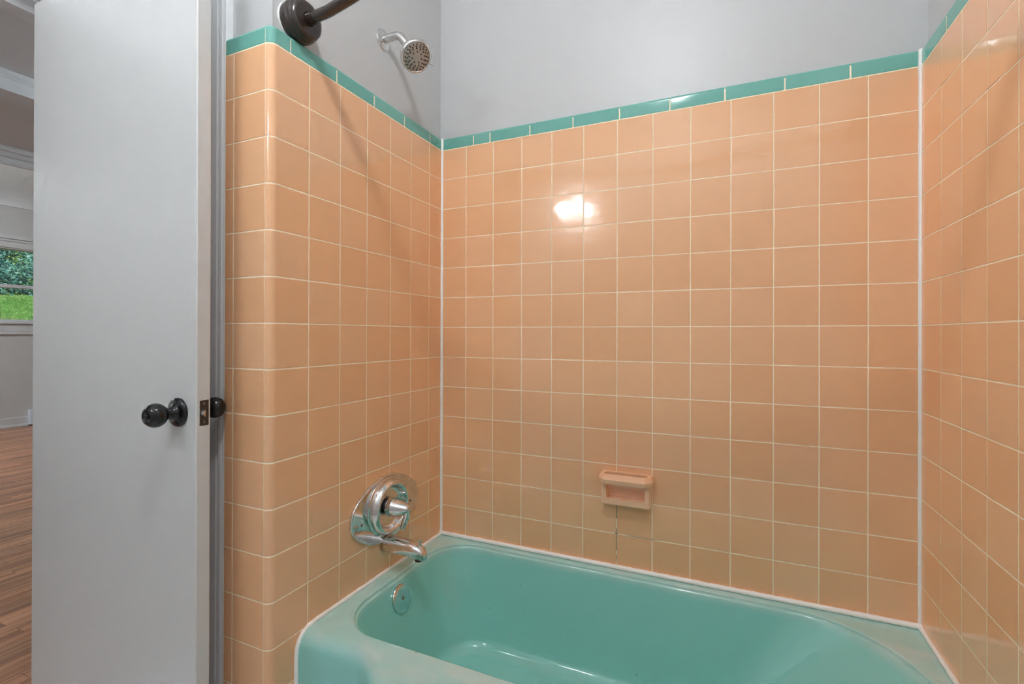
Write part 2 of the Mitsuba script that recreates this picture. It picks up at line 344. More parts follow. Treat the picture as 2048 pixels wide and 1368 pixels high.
# ------------------------------------------------------------------ casing, door frame, door
def extrude_plan(poly, z0, z1): return tri(prism(poly, z0, z1))
cas = [(-0.157, YR + REC), (-0.157, -0.738), (-0.1585, -0.7415), (-0.162, -0.743), (-0.1645, -0.7415), (-0.166, -0.736), (-0.169, -0.737), (-0.174, -0.7415), (-0.182, -0.742), (-0.187, -0.738), (-0.1885, -0.731), (-0.191, -0.731), (-0.192, -0.737), (-0.196, -0.739), (-0.24, -0.738), (-0.24, YR + REC)]
add('trim_1', mikit.ply(extrude_plan(cas[::-1], 0, CEIL), 'mat_casing', smooth=25), 'moulded white casing behind the open door beside the peach tiles', 'trim', kind='structure')
D0, D1, DY0, DY1, DZ = -0.806, -0.1005, -0.850, -0.815, 2.060
head = [box(-0.95, -0.82, -1.62, -0.775, 2.078, 2.10), box(-0.915, -0.862, -1.60, -0.785, 2.062, 2.078)]
side = [box(-0.95, -0.82, -0.785, -0.775, 0, 2.078), box(-0.95, -0.82, -1.62, -1.60, 0, 2.078), box(-0.915, -0.862, -0.798, -0.785, 0, 2.078)]
add('trim_2', mikit.ply(cat(*head, *side), 'mat_casing'), 'white wooden door frame with a stop along its head', 'door frame', kind='structure')
add('trim_3', mikit.ply(cat(rbox(-0.82, -0.806, -1.68, -0.79, 2.082, 2.16, 0.003), rbox(-0.82, -0.806, -1.68, -1.61, 0, 2.082, 0.003)), 'mat_casing'), 'flat white casing over the doorway', 'trim', kind='structure')
add('trim_6', mikit.ply(cat(box(-0.972, -0.953, -1.72, -0.72, 2.084, 2.19), box(-0.972, -0.953, -0.779, -0.72, 0, 2.084), box(-0.972, -0.953, -1.72, -1.615, 0, 2.084)), 'mat_casing'), 'flat white casing on the hall side of the doorway', 'trim', kind='structure')
# door slab: upright edges slightly rounded, a ridge of paint where the face meets the edge
dp = [(D0, DY0 + 0.003), (D0 + 0.003, DY0), (D1 - 0.0062, DY0), (D1 - 0.005, DY0 - 0.0005), (D1 - 0.0025, DY0 - 0.0006), (D1, DY0 + 0.0022), (D1 - 0.0025, DY1 - 0.003), (D1 - 0.005, DY1), (D0 + 0.003, DY1), (D0, DY1 - 0.003)]
def slab_door():
    n, zs = len(dp), np.linspace(0.012, DZ, 60); V, Fc = [], []
    for z in zs:
        w = 0.0016 * (meshkit.noise(np.array([[z * 2.2, 1.0, 0.0]]))[0] - 0.5)
        V += [(x + (w if x > -0.2 else 0.0), y, z) for x, y in dp]
    for i in range(len(zs) - 1):
        for j in range(n):
            p, q = i * n + j, i * n + (j + 1) % n; Fc += [(p, q, q + n), (p, q + n, p + n)]
    k = len(V); V += [(-0.45, (DY0 + DY1) / 2, zs[0]), (-0.45, (DY0 + DY1) / 2, zs[-1])]; L = (len(zs) - 1) * n
    for j in range(n): Fc += [(k, (j + 1) % n, j), (k + 1, L + j, L + (j + 1) % n)]
    return trimesh.Trimesh(V, Fc, process=False)
add('door_1', mikit.ply(slab_door(), 'mat_door', smooth=20), 'white painted flush door standing open with a black knob', 'door', kind='structure')
KX, KZ = -0.161, 0.9625
rose_prof = [(-0.0005, 0.0), (-0.0005, 0.0325), (0.003, 0.0328), (0.006, 0.0315), (0.0085, 0.028), (0.010, 0.022), (0.0115, 0.0185), (0.016, 0.0145), (0.024, 0.0125), (0.030, 0.0125)]
def knob_prof(c, R, s0=0.027):
    p = [(s0, 0.0), (s0, 0.012)]
    for a in np.linspace(-60, 50, 16): p.append((c + 0.9 * R * math.sin(math.radians(a)), R * math.cos(math.radians(a))))
    e = p[-1]; return p + [(e[0] + 0.0006, e[1] - 0.002), (e[0] - 0.002, e[1] - 0.004), (e[0] - 0.0035, 0.006), (e[0] - 0.0015, 0.0052), (e[0] - 0.0015, 0.0)]
for i, (y, dirn, c, R) in enumerate(((DY0, -1, 0.0495, 0.0262), (DY1, 1, 0.0462, 0.0250))):
    o = (KX if i == 0 else -0.155, y, KZ); r = nkey('door_1__rose'); k = nkey('door_1__knob')
    add(r, mikit.ply(lathe(rose_prof, o, (0, dirn, 0)), 'mat_black', smooth=35), 'black round rose plate')
    add(k, mikit.ply(lathe(knob_prof(c, R), o, (0, dirn, 0)), 'mat_black', smooth=30), 'shiny black round door knob')
add('door_1__knob__lock_button', mikit.ply(lathe([(0, 0), (0, 0.0028), (0.004, 0.0026), (0.0045, 0.0)], (KX, DY0 - 0.0655, KZ), (0, -1, 0), 16), 'mat_black_hole', smooth=30))
lp = rbox(D1 - 0.006, D1 - 0.0004, DY0 + 0.0065, DY1 - 0.0055, KZ - 0.0285, KZ + 0.0285, 0.0008)
add('door_1__latch_plate', mikit.ply(lp, 'mat_dark_plate'), 'dark latch plate set in the door edge')
YM = (DY0 + DY1) / 2 + 0.0012
bolt = m3.Manifold.cylinder(0.012, 0.0088, 0.0084, 32).rotate([0, 90, 0]).translate([D1 - 0.003, YM, KZ]) - man(box(-0.2, 0.2, 0, 0.1, -0.1, 0.1)).rotate([0, 0, -35]).translate([D1 + 0.003, YM + 0.001, KZ])
add('door_1__latch_plate__bolt', mikit.ply(tri(bolt), 'mat_chrome_satin', smooth=30), 'silver latch bolt')
for dz in (-0.0205, 0.0205):
    s = lathe([(0, 0.0031), (0.0008, 0.0031), (0.0012, 0.0025), (0.0009, 0.0013), (0.0002, 0.0010), (0.0002, 0.0)], (D1 - 0.0006, YM, KZ + dz), (1, 0, 0), 20)
    add(nkey('door_1__latch_plate__screw'), mikit.ply(s, 'mat_brass_screw', smooth=30))
# ------------------------------------------------------------------ bathtub
def rrect(x0, x1, y0, y1, r, z, nside=(30, 54), nc=12):
    """rounded rectangle, counter-clockwise from the lower left; r = radii (front left, front right, back right, back left)"""
    rfl, rfr, rbr, rbl = r; P = []
    def arc(cx, cy, rr, a0):
        for a in np.linspace(a0, a0 + 90, nc, endpoint=False): P.append((cx + rr * math.cos(math.radians(a)), cy + rr * math.sin(math.radians(a))))
    def line(a, b, n):
        for t in np.linspace(0, 1, n, endpoint=False): P.append((a[0] + (b[0] - a[0]) * t, a[1] + (b[1] - a[1]) * t))
    arc(x0 + rfl, y0 + rfl, rfl, 180); line((x0 + rfl, y0), (x1 - rfr, y0), nside[1])
    arc(x1 - rfr, y0 + rfr, rfr, 270); line((x1, y0 + rfr), (x1, y1 - rbr), nside[0])
    arc(x1 - rbr, y1 - rbr, rbr, 0); line((x1 - rbr, y1), (x0 + rbl, y1), nside[1])
    arc(x0 + rbl, y1 - rbl, rbl, 90); line((x0, y1 - rbl), (x0, y0 + rfl), nside[0])
    P = np.array(P); return np.column_stack([P, np.full(len(P), z)])
def tub_mesh():
    TX0, TX1, TY1 = 0.0035, W - 0.0035, -0.0035; e = (0.002,) * 4; R = []
    def bulge(P, w):
        t = np.clip((P[:, 0] - 0.195) / 0.13, 0, 1) * np.clip((TX1 - 0.02 - P[:, 0]) / 0.2, 0, 1) ** 0.5
        t = t * t * (3 - 2 * t); m = P[:, 1] < -0.55
        P[m, 1] -= 0.085 * w * t[m]; return P
    yf, zr, rr = -0.664, 0.4015, 0.036
    for z, w in ((0.0, 0.45), (0.10, 0.5), (0.20, 0.62), (0.28, 0.82), (0.33, 0.95), (zr - rr, 1.0)): R.append(bulge(rrect(TX0, TX1, yf, TY1, e, z), w))
    for a in np.linspace(10, 90, 9):
        a = math.radians(a); R.append(bulge(rrect(TX0, TX1, yf + rr * (1 - math.cos(a)), TY1, e, zr - rr + rr * math.sin(a)), 1.0))
    ox0, ox1, oy0, oy1 = 0.058, 1.362, -0.588, -0.038; rad = np.array([0.125, 0.23, 0.25, 0.125])
    lip = 0.011
    for k in (1.0, 0.55): R.append(rrect(ox0 - lip - 0.010 * k, ox1 + lip + 0.006 * k, oy0 - lip - 0.003 * k, oy1 + 0.012 + 0.003 * k, rad + 0.012, zr + 0.0005 * (1 - k)))
    for a in np.linspace(90, 15, 9):
        a = math.radians(a)
        dlt = lip * math.sin(a)
        R.append(rrect(ox0 - dlt, ox1 + dlt, oy0 - dlt, oy1 + dlt * 0.75, rad + 0.010 * math.sin(a), zr - 0.002 - lip * math.cos(a)))
    bx0, bx1, by0, by1, zb = 0.130, 1.06, -0.515, -0.094, 0.135; brad = np.array([0.13, 0.16, 0.16, 0.13])
    z0 = zr - 0.002 - lip * math.cos(math.radians(15)); e0, e1 = ox0 - lip * math.sin(math.radians(15)), oy0 - lip * math.sin(math.radians(15)); e2, e3 = ox1 + lip * math.sin(math.radians(15)), oy1 + 0.75 * lip * math.sin(math.radians(15))
    for t in np.linspace(0.06, 1, 12):
        f = lambda a, b: a + (b - a) * t
        R.append(rrect(f(e0, bx0), f(e2, bx1), f(e1, by0), f(e3, by1), rad + (brad - rad) * t, z0 + (zb - z0) * t))
    fr = 0.038
    for a in np.linspace(12, 90, 9):
        a = math.radians(a); i_ = fr * (1 - math.cos(a)) + 0.010 * math.sin(a)
        R.append(rrect(bx0 + i_, bx1 - i_ * 1.5, by0 + i_, by1 - i_, brad - 0.02 * math.sin(a) - 0.03 * (1 - math.cos(a)), zb - fr * math.sin(a)))
    for k in (0.5, 0.9):
        i_ = fr + 0.010; ym = (by0 + by1) / 2
        P = rrect(bx0 + i_, bx1 - i_ * 1.5, by0 + i_, by1 - i_, brad - 0.05, zb - fr - 0.004 * k)
        c = np.array([0.5, ym]); P[:, :2] = c + (P[:, :2] - c) * (1 - k * 0.95); R.append(P)
    return loft(R)
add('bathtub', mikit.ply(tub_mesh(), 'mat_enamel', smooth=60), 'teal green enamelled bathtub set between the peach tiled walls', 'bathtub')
cz = 0.4045
add('wall_back__caulk', mikit.ply(bead([(x, -0.0055, cz + 0.0035) for x in np.linspace(0.0, W, 24)], 0.0070, 11), 'mat_caulk', smooth=60), 'white caulk line along the back of the tub')
lc = [(0.0028, y, cz) for y in np.linspace(-0.002, -0.61, 12)] + [(0.003, -0.637, 0.400), (0.0032, -0.655, 0.387), (0.0034, -0.665, 0.367), (0.0036, -0.668, 0.34)] + [(0.0036, -0.668, z) for z in (0.29, 0.22, 0.15, 0.08, 0.005)]
add('wall_left__caulk_001', mikit.ply(bead(lc, 0.0056, 12, 0.25), 'mat_caulk', smooth=60), 'white caulk line under the taps and down the corner')
add('wall_right__caulk_001', mikit.ply(bead([(W - 0.0028, y, cz + 0.002) for y in np.linspace(-0.002, -0.66, 14)], 0.0056, 13), 'mat_caulk', smooth=60), 'white caulk line along the right end of the tub')
oc, oa = np.array([0.0705, -0.340, 0.3445]), np.array([0.965, 0.0, 0.26])
add('bathtub__overflow_plate', mikit.ply(lathe([(-0.012, 0.034), (0.002, 0.0385), (0.0045, 0.0395), (0.007, 0.0385), (0.0085, 0.036), (0.0098, 0.025), (0.0102, 0.004), (0.0102, 0)], oc, oa, 56), 'mat_chrome', smooth=35), 'round chrome overflow plate with one screw')
add('bathtub__overflow_plate__screw', mikit.ply(lathe([(0.0095, 0.0052), (0.0112, 0.0050), (0.0122, 0.0038), (0.0112, 0.0018), (0.0108, 0)], oc, oa, 20), 'mat_brass_screw', smooth=35))

# ------------------------------------------------------------------ shower valve with plate, spout
VY, VZ = -0.320, 0.601
half = [(0, 0.1015), (0.03, 0.1), (0.065, 0.0915), (0.10, 0.0755), (0.135, 0.052), (0.155, 0.028), (0.1615, 0)]
full = half + [(a, -b) for a, b in half[-2::-1]] + [(-a, -b) for a, b in half[1:]] + [(-a, b) for a, b in half[-2:0:-1]]
outline = smooth_path(np.array([(a, b, 0) for a, b in full + full[:1]]), 5)[:-1, :2]
def plate_ring(s, x): return np.array([(x, VY + a * s[0], VZ + b * s[1]) for a, b in outline])
pr = [plate_ring((1, 1), 0.0002), plate_ring((1, 1), 0.004), plate_ring((0.995, 0.992), 0.0062), plate_ring((0.985, 0.976), 0.0070), plate_ring((0.972, 0.957), 0.0066), plate_ring((0.955, 0.93), 0.0062)]
add('shower_valve__plate', mikit.ply(loft(pr), 'mat_chrome', smooth=50), 'wide oval chrome cover plate')
RY, RZ = -0.325, 0.6080
ring_prof = [(0.0065, 0.0885), (0.0088, 0.088), (0.0098, 0.0855), (0.0110, 0.0835), (0.016, 0.0838), (0.023, 0.0825), (0.030, 0.0792), (0.0345, 0.0752), (0.036, 0.072), (0.0345, 0.068), (0.030, 0.0645), (0.023, 0.061), (0.017, 0.059), (0.0145, 0.055), (0.0135, 0.050), (0.013, 0.03), (0.013, 0.0)]
add('shower_valve__escutcheon', mikit.ply(lathe(ring_prof, (0, RY, RZ), (1, 0, 0), 72), 'mat_chrome', smooth=50), 'round chrome ring around the handle')
hp = [(0.012, 0.0215), (0.018, 0.0215)]
add('shower_valve__sleeve', mikit.ply(lathe([(0.012, 0.022), (0.0205, 0.022), (0.0205, 0.0)], (0, RY, RZ), (1, 0, 0)), 'mat_black', smooth=35), 'dark sleeve behind the handle')
hp = [(0.020, 0.0), (0.020, 0.0275), (0.0215, 0.0288), (0.036, 0.0288), (0.0375, 0.0276), (0.039, 0.0288), (0.044, 0.0270), (0.056, 0.0240), (0.072, 0.0185), (0.082, 0.0145), (0.088, 0.0115), (0.091, 0.007), (0.092, 0)]
add('shower_valve__handle', mikit.ply(lathe(hp, (0, RY, RZ), (1, 0, 0)), 'mat_chrome', smooth=40), 'cone shaped chrome handle')
lv = m3.Manifold.batch_hull([ball(0.0110, (0.081, RY, RZ - 0.001)), ball(0.0098, (0.081, RY - 0.001, RZ - 0.022))]) + m3.Manifold.batch_hull([ball(0.0098, (0.081, RY - 0.001, RZ - 0.022)), ball(0.0074, (0.070, RY - 0.004, RZ - 0.055))])
add('shower_valve__handle__lever', mikit.ply(tri(lv), 'mat_chrome', smooth=40), 'short chrome lever pointing down')
for a, b in ((-0.118, -0.013), (0.118, -0.013)):
    add(nkey('shower_valve__screw'), mikit.ply(lathe([(0.006, 0.0045), (0.0075, 0.0043), (0.0082, 0.003), (0.0076, 0.0012), (0.0076, 0)], (0, VY + a, VZ + b), (1, 0, 0), 20), 'mat_brass_screw', smooth=35))
note('shower_valve', 'chrome shower valve with a wide oval plate and lever handle on the peach tiles', 'shower valve')
SY, SZ = -0.322, 0.4930
def spout_sec(x, cz_, hw, ht, hb, n=28):
    th = np.arange(n) * 2 * math.pi / n; c, s = np.cos(th), np.sin(th)
    sg = lambda v, p: np.sign(v) * np.abs(v) ** p
    return np.column_stack([np.full(n, x), SY + hw * sg(c, 0.85), cz_ + np.where(s > 0, ht, hb) * sg(s, 0.85)])
secs = [spout_sec(0.0066, SZ, 0.0240, 0.0240, 0.0240), spout_sec(0.009, SZ, 0.0252, 0.0252, 0.0252), spout_sec(0.030, SZ, 0.0246, 0.0246, 0.0246), spout_sec(0.070, SZ - 0.001, 0.0228, 0.0235, 0.0228), spout_sec(0.100, SZ - 0.002, 0.0212, 0.0222, 0.0215),
        spout_sec(0.108, SZ - 0.003, 0.0208, 0.0215, 0.0225), spout_sec(0.111, SZ - 0.003, 0.0206, 0.0212, 0.0262), spout_sec(0.125, SZ - 0.005, 0.0196, 0.0190, 0.0255), spout_sec(0.137, SZ - 0.008, 0.0172, 0.0155, 0.0225), spout_sec(0.145, SZ - 0.012, 0.0125, 0.0105, 0.0180), spout_sec(0.1485, SZ - 0.016, 0.0065, 0.0050, 0.0100)]
add('tub_spout__body', mikit.ply(loft(secs, True, True), 'mat_chrome', smooth=38), 'chrome spout body')
add('tub_spout__outlet', mikit.ply(lathe([(0, 0.0), (0, 0.0125), (0.003, 0.0125), (0.003, 0.0108), (-0.002, 0.0108)], (0.1245, SY, SZ - 0.0295), (0, 0, -1), 28), 'mat_dark_plate', smooth=35), 'dark outlet opening')
add('tub_spout__diverter_knob', mikit.ply(lathe([(-0.004, 0.0035), (0.012, 0.0032), (0.013, 0.0042), (0.0155, 0.0072), (0.018, 0.0082), (0.0205, 0.0078), (0.0215, 0.005), (0.0215, 0)], (0.128, SY, SZ + 0.010), (0, 0, 1), 28), 'mat_chrome', smooth=40), 'small chrome pull knob')
note('tub_spout', 'chrome tub spout with a pull knob below the shower valve', 'spout')

# ------------------------------------------------------------------ shower head
EY, EZ = -0.3165, 2.0625
add('shower_head__escutcheon', mikit.ply(lathe([(0.0, 0.0315), (0.002, 0.0315), (0.0045, 0.029), (0.008, 0.020), (0.0095, 0.0145), (0.0095, 0.0)], (-REC, EY, EZ), (1, 0, 0), 48), 'mat_chrome', smooth=40), 'round chrome wall flange')
HN = np.array([0.63, -0.34, -0.70]); HN = HN / np.linalg.norm(HN); HC = np.array([0.117, -0.331, 1.970])
nk = HC - HN * 0.052
arm = smooth_path([(-REC + 0.004, EY, EZ), (0.0, EY, EZ + 0.001), (0.024, EY, EZ + 0.001), (0.046, EY - 0.001, EZ - 0.006), tuple(nk - HN * 0.012 + np.array([0, 0.001, 0])), tuple(nk + HN * 0.01)], 8)
add('shower_head__arm', mikit.ply(tube(arm, 0.0116, 20), 'mat_chrome', smooth=60), 'bent chrome arm')
add('shower_head__nut', mikit.ply(lathe([(-0.004, 0.0), (-0.004, 0.0118), (0.001, 0.0125), (0.004, 0.0118), (0.004, 0)], (-REC + 0.014, EY, EZ), (1, 0, 0), 24), 'mat_chrome', smooth=30))
hd = [(-0.060, 0.0), (-0.060, 0.0125), (-0.052, 0.0145), (-0.044, 0.0185), (-0.036, 0.0270), (-0.029, 0.0360), (-0.023, 0.0425), (-0.0175, 0.0458), (-0.0165, 0.0450), (-0.0155, 0.0466), (-0.008, 0.0482), (-0.003, 0.0470), (0.0, 0.0445), (0.0008, 0.0420), (-0.0005, 0.0402), (-0.003, 0.0395), (-0.003, 0)]
add('shower_head__body', mikit.ply(lathe(hd, HC, HN, 64), 'mat_chrome', smooth=35), 'chrome shower head shell')
add('shower_head__face_plate', mikit.ply(lathe([(-0.004, 0.0396), (-0.001, 0.0394), (0.0008, 0.036), (0.0018, 0.02), (0.0022, 0.0)], HC, HN, 56), 'mat_nozzle_face', smooth=40), 'grey spray face')
_, hu, hv = frame_of(HN); noz = []
for rr_, k in ((0.0352, 20), (0.0295, 16), (0.0240, 13), (0.0150, 7)):
    for i in range(k):
        a = 2 * math.pi * (i + (0.5 if k in (18, 9) else 0)) / k
        noz.append(lathe([(-0.001, 0.0026), (0.0032, 0.0021), (0.0032, 0)], HC + rr_ * (math.cos(a) * hu + math.sin(a) * hv), HN, 8))
add('shower_head__nozzles', mikit.ply(cat(*noz), 'mat_rubber', smooth=30), 'rings of dark rubber nozzles', kind='stuff')
ga = None
best = None
for k in range(72):                                   # the tab sits at the lower right of the rim
    a = 2 * math.pi * k / 72; q = math.cos(a) * hu + math.sin(a) * hv
    sc = q @ np.array([0.75, 0.15, -0.62])
    if best is None or sc > best[0]: best = (sc, q)
gq = best[1]
add('shower_head__lever', mikit.ply(tri(m3.Manifold.batch_hull([ball(0.0022, HC + gq * 0.045 - HN * 0.004), ball(0.0018, HC + gq * 0.058 + HN * 0.004)])), 'mat_chrome', smooth=40), 'small setting tab')
note('shower_head', 'chrome shower head on a bent arm high on the white wall', 'shower head')

# ------------------------------------------------------------------ shower rod
RC = np.array([-REC, -0.660, 1.911])
RA = np.array([1.0, -0.03, 0.0]); RA = RA / np.linalg.norm(RA)
add('shower_rod__gasket', mikit.ply(lathe([(0.0, 0.050), (0.006, 0.0505), (0.007, 0.048), (0.007, 0)], RC, RA, 48), 'mat_gasket', smooth=35), 'pale gasket behind the flange')
fl = [(0.006, 0.0), (0.006, 0.0485), (0.014, 0.0502), (0.025, 0.0502), (0.0275, 0.0482), (0.0295, 0.0473), (0.0315, 0.0478), (0.037, 0.0474), (0.0392, 0.0455), (0.041, 0.0441), (0.0425, 0.0446), (0.0465, 0.0441), (0.0500, 0.0408), (0.0515, 0.036), (0.052, 0.0165), (0.0505, 0.0158), (0.044, 0.0156), (0.044, 0.0)]
add('shower_rod__flange', mikit.ply(lathe(fl, RC, RA, 64), 'mat_bronze', smooth=32), 'stepped bronze wall flange')
b0 = RC + RA * 0.04
rodp = [b0, b0 + RA * 0.045]
for x in (0.12, 0.25, 0.42, 0.62, 0.85, 1.08, 1.25, W - 0.04): rodp.append(np.array([x, RC[1] - 0.03 * x - 0.16 * np.sin(math.pi * np.clip(x / W, 0, 1)) ** 2.6, RC[2]]))
rodp = smooth_path(rodp, 10)
add('shower_rod__rod', mikit.ply(tube(rodp, 0.0132, 28), 'mat_bronze', smooth=60), 'dark bronze curtain rod bowing out over the tub')
add('shower_rod__stub', mikit.ply(tube([b0, b0 + RA * 0.03], 0.0150, 28), 'mat_bronze', smooth=35))
RC2 = np.array([W + REC, RC[1], RC[2]])
add('shower_rod__flange_001', mikit.ply(lathe(fl, RC2, (-1, 0, 0), 48), 'mat_bronze', smooth=32), 'stepped bronze wall flange')
note('shower_rod', 'dark bronze curved shower rod with a stepped round flange above the teal cap tiles', 'shower rod')

# ------------------------------------------------------------------ soap dish
SX, SB, ST = 0.6815, 0.6085, 0.7065
def sph_hull(pts, r): return m3.Manifold.batch_hull([ball(r, p) for p in pts])
def soap():
    hw, dep, r = 0.0735, 0.037, 0.004
    body = sph_hull([(SX + sx, y, z) for sx in (-hw + r, hw - r) for y, z in ((0.0, SB + r), (-dep + r, SB + 0.003 + r), (0.0, ST - 0.012), (-dep + r, ST - 0.012))], r)
    body += man(rbox(SX - hw - 0.002, SX + hw + 0.002, -0.003, 0.002, SB - 0.001, ST - 0.004, 0.001))
    cav = sph_hull([(SX + sx, y, z) for sx in (-hw + 0.0195, hw - 0.0195) for y in (-0.009, -0.08) for z in (SB + 0.0285, ST - 0.018)], 0.0045)
    tray = sph_hull([(SX + sx, y, SB + 0.0235) for sx in (-hw + 0.0215, hw - 0.0215) for y in (-0.0125, -0.0235)], 0.0065)
    notch = m3.Manifold.cylinder(0.05, 0.0066, 0.0066, 24).rotate([90, 0, 0]).translate([SX - 0.004, -0.016, SB + 0.0250])
    body = body - cav - tray - notch
    bw, bd, c, q = 0.0815, 0.060, 0.020, 0.0045
    plan = lambda k, d: [(SX - bw + k, 0.0), (SX - bw + k, -bd + c + d), (SX - bw + c * 0.95 + k * 0.4, -bd + d), (SX + bw - c * 0.95 - k * 0.4, -bd + d), (SX + bw - k, -bd + c + d), (SX + bw - k, 0.0)]
    top = m3.Manifold.batch_hull([ball(q, (x, y, ST - 0.0225)) for x, y in plan(0.0065, 0.0065)] + [ball(q, (x, y, ST - 0.0125)) for x, y in plan(0.0045, 0.0045)] + [ball(q, (x, y, ST - 0.0035)) for x, y in plan(0.0075, 0.0165)])
    slot = m3.Manifold.batch_hull([m3.Manifold.cylinder(0.1, 0.0115, 0.0115, 28).translate([SX + sx, y, ST - 0.040]) for sx in (-bw + 0.0275, bw - 0.0275) for y in (-0.0195, -0.0265)])
    back = man(box(SX - 0.2, SX + 0.2, 0.002, 0.1, SB - 0.1, ST + 0.1))
    return tri(((body + top) - slot) - back)
add('soap_dish', mikit.ply(soap(), 'mat_soap', smooth=24), 'peach ceramic soap dish with a grab bar on the tiled wall', 'soap dish')

# ------------------------------------------------------------------ lamps of the bathroom
def lamp_globe(c, r, L): return {'type': 'sphere', 'center': list(c), 'radius': r, 'emitter': {'type': 'area', 'radiance': rgb(L)}, 'bsdf': {'type': 'diffuse', 'reflectance': rgb((0.8, 0.8, 0.8))}}
add('ceiling_lamp__globe', lamp_globe(CEILING_LAMP, 0.062, CEILING_L), 'glowing glass globe')
add('ceiling_lamp__base', mikit.ply(lathe([(0, 0.07), (0.012, 0.07), (0.025, 0.045), (0.075, 0.04), (0.075, 0)], (CEILING_LAMP[0], CEILING_LAMP[1], CEIL), (0, 0, -1), 32), 'mat_chrome_satin', smooth=35), 'metal base')
note('ceiling_lamp', 'round ceiling lamp of the bathroom', 'lamp')
for c in VANITY_LAMPS: add(nkey('vanity_lamp__globe'), lamp_globe(c, 0.05, VANITY_L), 'glowing glass globe')
add('vanity_lamp__bar', mikit.ply(rbox(-0.28, 0.10, -2.10, -2.075, 2.04, 2.12, 0.005), 'mat_chrome_satin'), 'metal backing bar')
for c in VANITY_LAMPS: add(nkey('vanity_lamp__holder'), mikit.ply(lathe([(0, 0.02), (0.03, 0.02)], (c[0], -2.08, c[2]), (0, 1, 0), 24), 'mat_chrome_satin', smooth=35))
note('vanity_lamp', 'wall lamp with two globes above the vanity', 'lamp')

# ------------------------------------------------------------------ hall and living room seen past the door
HX, X2, X3, LX, LCEIL = -0.95, -2.4485, -3.8395, -6.90, 2.82
FYA, FYB = -2.6, 3.0
add('floor_hall', mikit.ply(box(LX - 0.1, HX + 0.13, FYA, FYB, -0.1, -0.006), 'mat_subfloor'), 'reddish brown hardwood strip floor of the hall and living room', 'floor', kind='structure')
bw_ = 0.0572
bd_ = [mikit.ply(rbox(-bw_ / 2 + 0.0004, bw_ / 2 - 0.0004, -0.5, 0.5, -0.006, 0.0, 0.0012), w) for w in WOODS]
nb = int((HX + 0.1 - LX) / bw_)
for i in range(nb):
    x = HX + 0.1 - (i + 0.5) * bw_
    ym = -0.86 + (-1.0 - x) * 0.405                     # the stretch of each strip that the doorway shows
    cut = ym + rng.uniform(-0.45, 0.45)
    for y0, y1 in ((ym - 1.1, cut), (cut, ym + 1.1)):
        y0, y1 = max(y0, FYA), min(y1, FYB)
        L = y1 - y0 - 0.001
        add(nkey('floor_hall__board'), {**rng.choice(bd_), 'to_world': T().translate([x, (y0 + y1) / 2, 0]) @ T().scale([1, L, 1])})
add('ceiling_hall', mikit.ply(cat(box(X3, HX, FYA, FYB, 2.5, 2.6), box(X3 - 0.02, X3, FYA, FYB, 2.5, 2.95)), 'mat_far_ceiling'), 'shaded off-white hall ceiling', 'ceiling', kind='structure')
def along_y(poly_xz, y0=FYA, y1=FYB):
    m = tri(prism([(x, z) for x, z in poly_xz], 0, y1 - y0)); V = m.vertices.copy()
    m.vertices = np.column_stack([V[:, 0], y1 - V[:, 2], V[:, 1]]); return m
add('trim_4', mikit.ply(along_y([(X2, 2.40), (X2, 2.462), (X2 + 0.006, 2.466), (X2 + 0.008, 2.472), (X2 + 0.02, 2.484), (X2 + 0.026, 2.499), (X2 - 0.14, 2.499), (X2 - 0.14, 2.40)][::-1]), 'mat_far_ceiling', smooth=20), 'ceiling beam with a narrow crown moulding in the hall', 'beam', kind='structure')
add('trim_5', mikit.ply(along_y([(X3 - 0.02, 2.372), (X3 + 0.002, 2.368), (X3 + 0.010, 2.374), (X3 + 0.010, 2.384), (X3 + 0.004, 2.390), (X3 + 0.004, 2.42), (X3 + 0.016, 2.43), (X3 + 0.024, 2.455), (X3 + 0.034, 2.465), (X3 + 0.036, 2.485), (X3 + 0.042, 2.499), (X3 - 0.02, 2.499)][::-1]), 'mat_far_trim', smooth=20), 'moulded white trim over the living room opening', 'trim', kind='structure')
cr_ = 0.30
cove = [(LX + 0.03 + cr_ - cr_ * math.cos(a), 2.655 + (LCEIL - 2.655) * math.sin(a)) for a in np.linspace(0, math.pi / 2, 14)]
add('ceiling_living', mikit.ply(along_y([(LX + 0.001, 2.655)] + cove + [(X3 - 0.021, LCEIL), (X3 - 0.021, LCEIL + 0.1), (LX + 0.001, LCEIL + 0.1)]), 'mat_far_ceiling', smooth=25), 'coved plaster ceiling of the living room', 'ceiling', kind='structure')
# far wall with the window opening
WY0, WY1, WZ0, WZ1 = 0.75, 2.05, 1.285, 2.150
add('wall_living', mikit.ply(cat(box(LX - 0.14, LX, FYA, FYB, 0, WZ0), box(LX - 0.14, LX, FYA, FYB, WZ1, 2.95), box(LX - 0.14, LX, FYA, WY0, WZ0, WZ1), box(LX - 0.14, LX, WY1, FYB, WZ0, WZ1)), 'mat_far_wall'), 'grey living room wall around the window', 'wall', kind='structure')
add('wall_north', mikit.ply(box(LX - 0.14, HX + 0.01, FYB, FYB + 0.1, 0, 2.95), 'mat_far_wall'), 'grey end wall of the living room', 'wall', kind='structure')
add('wall_south', mikit.ply(box(LX - 0.14, HX, FYA - 0.1, FYA, 0, 2.95), 'mat_far_wall'), 'grey side wall of the hall', 'wall', kind='structure')
add('wall_hall', mikit.ply(cat(box(HX - 0.01, HX - 0.001, -0.76, FYB, 0, 2.5), box(HX - 0.01, HX - 0.001, FYA, -1.70, 0, 2.5), box(HX - 0.01, HX - 0.001, -1.70, -0.76, 2.18, 2.5)), 'mat_far_wall'), 'grey hall wall beside the bathroom doorway', 'wall', kind='structure')
c_ = LX + 0.02
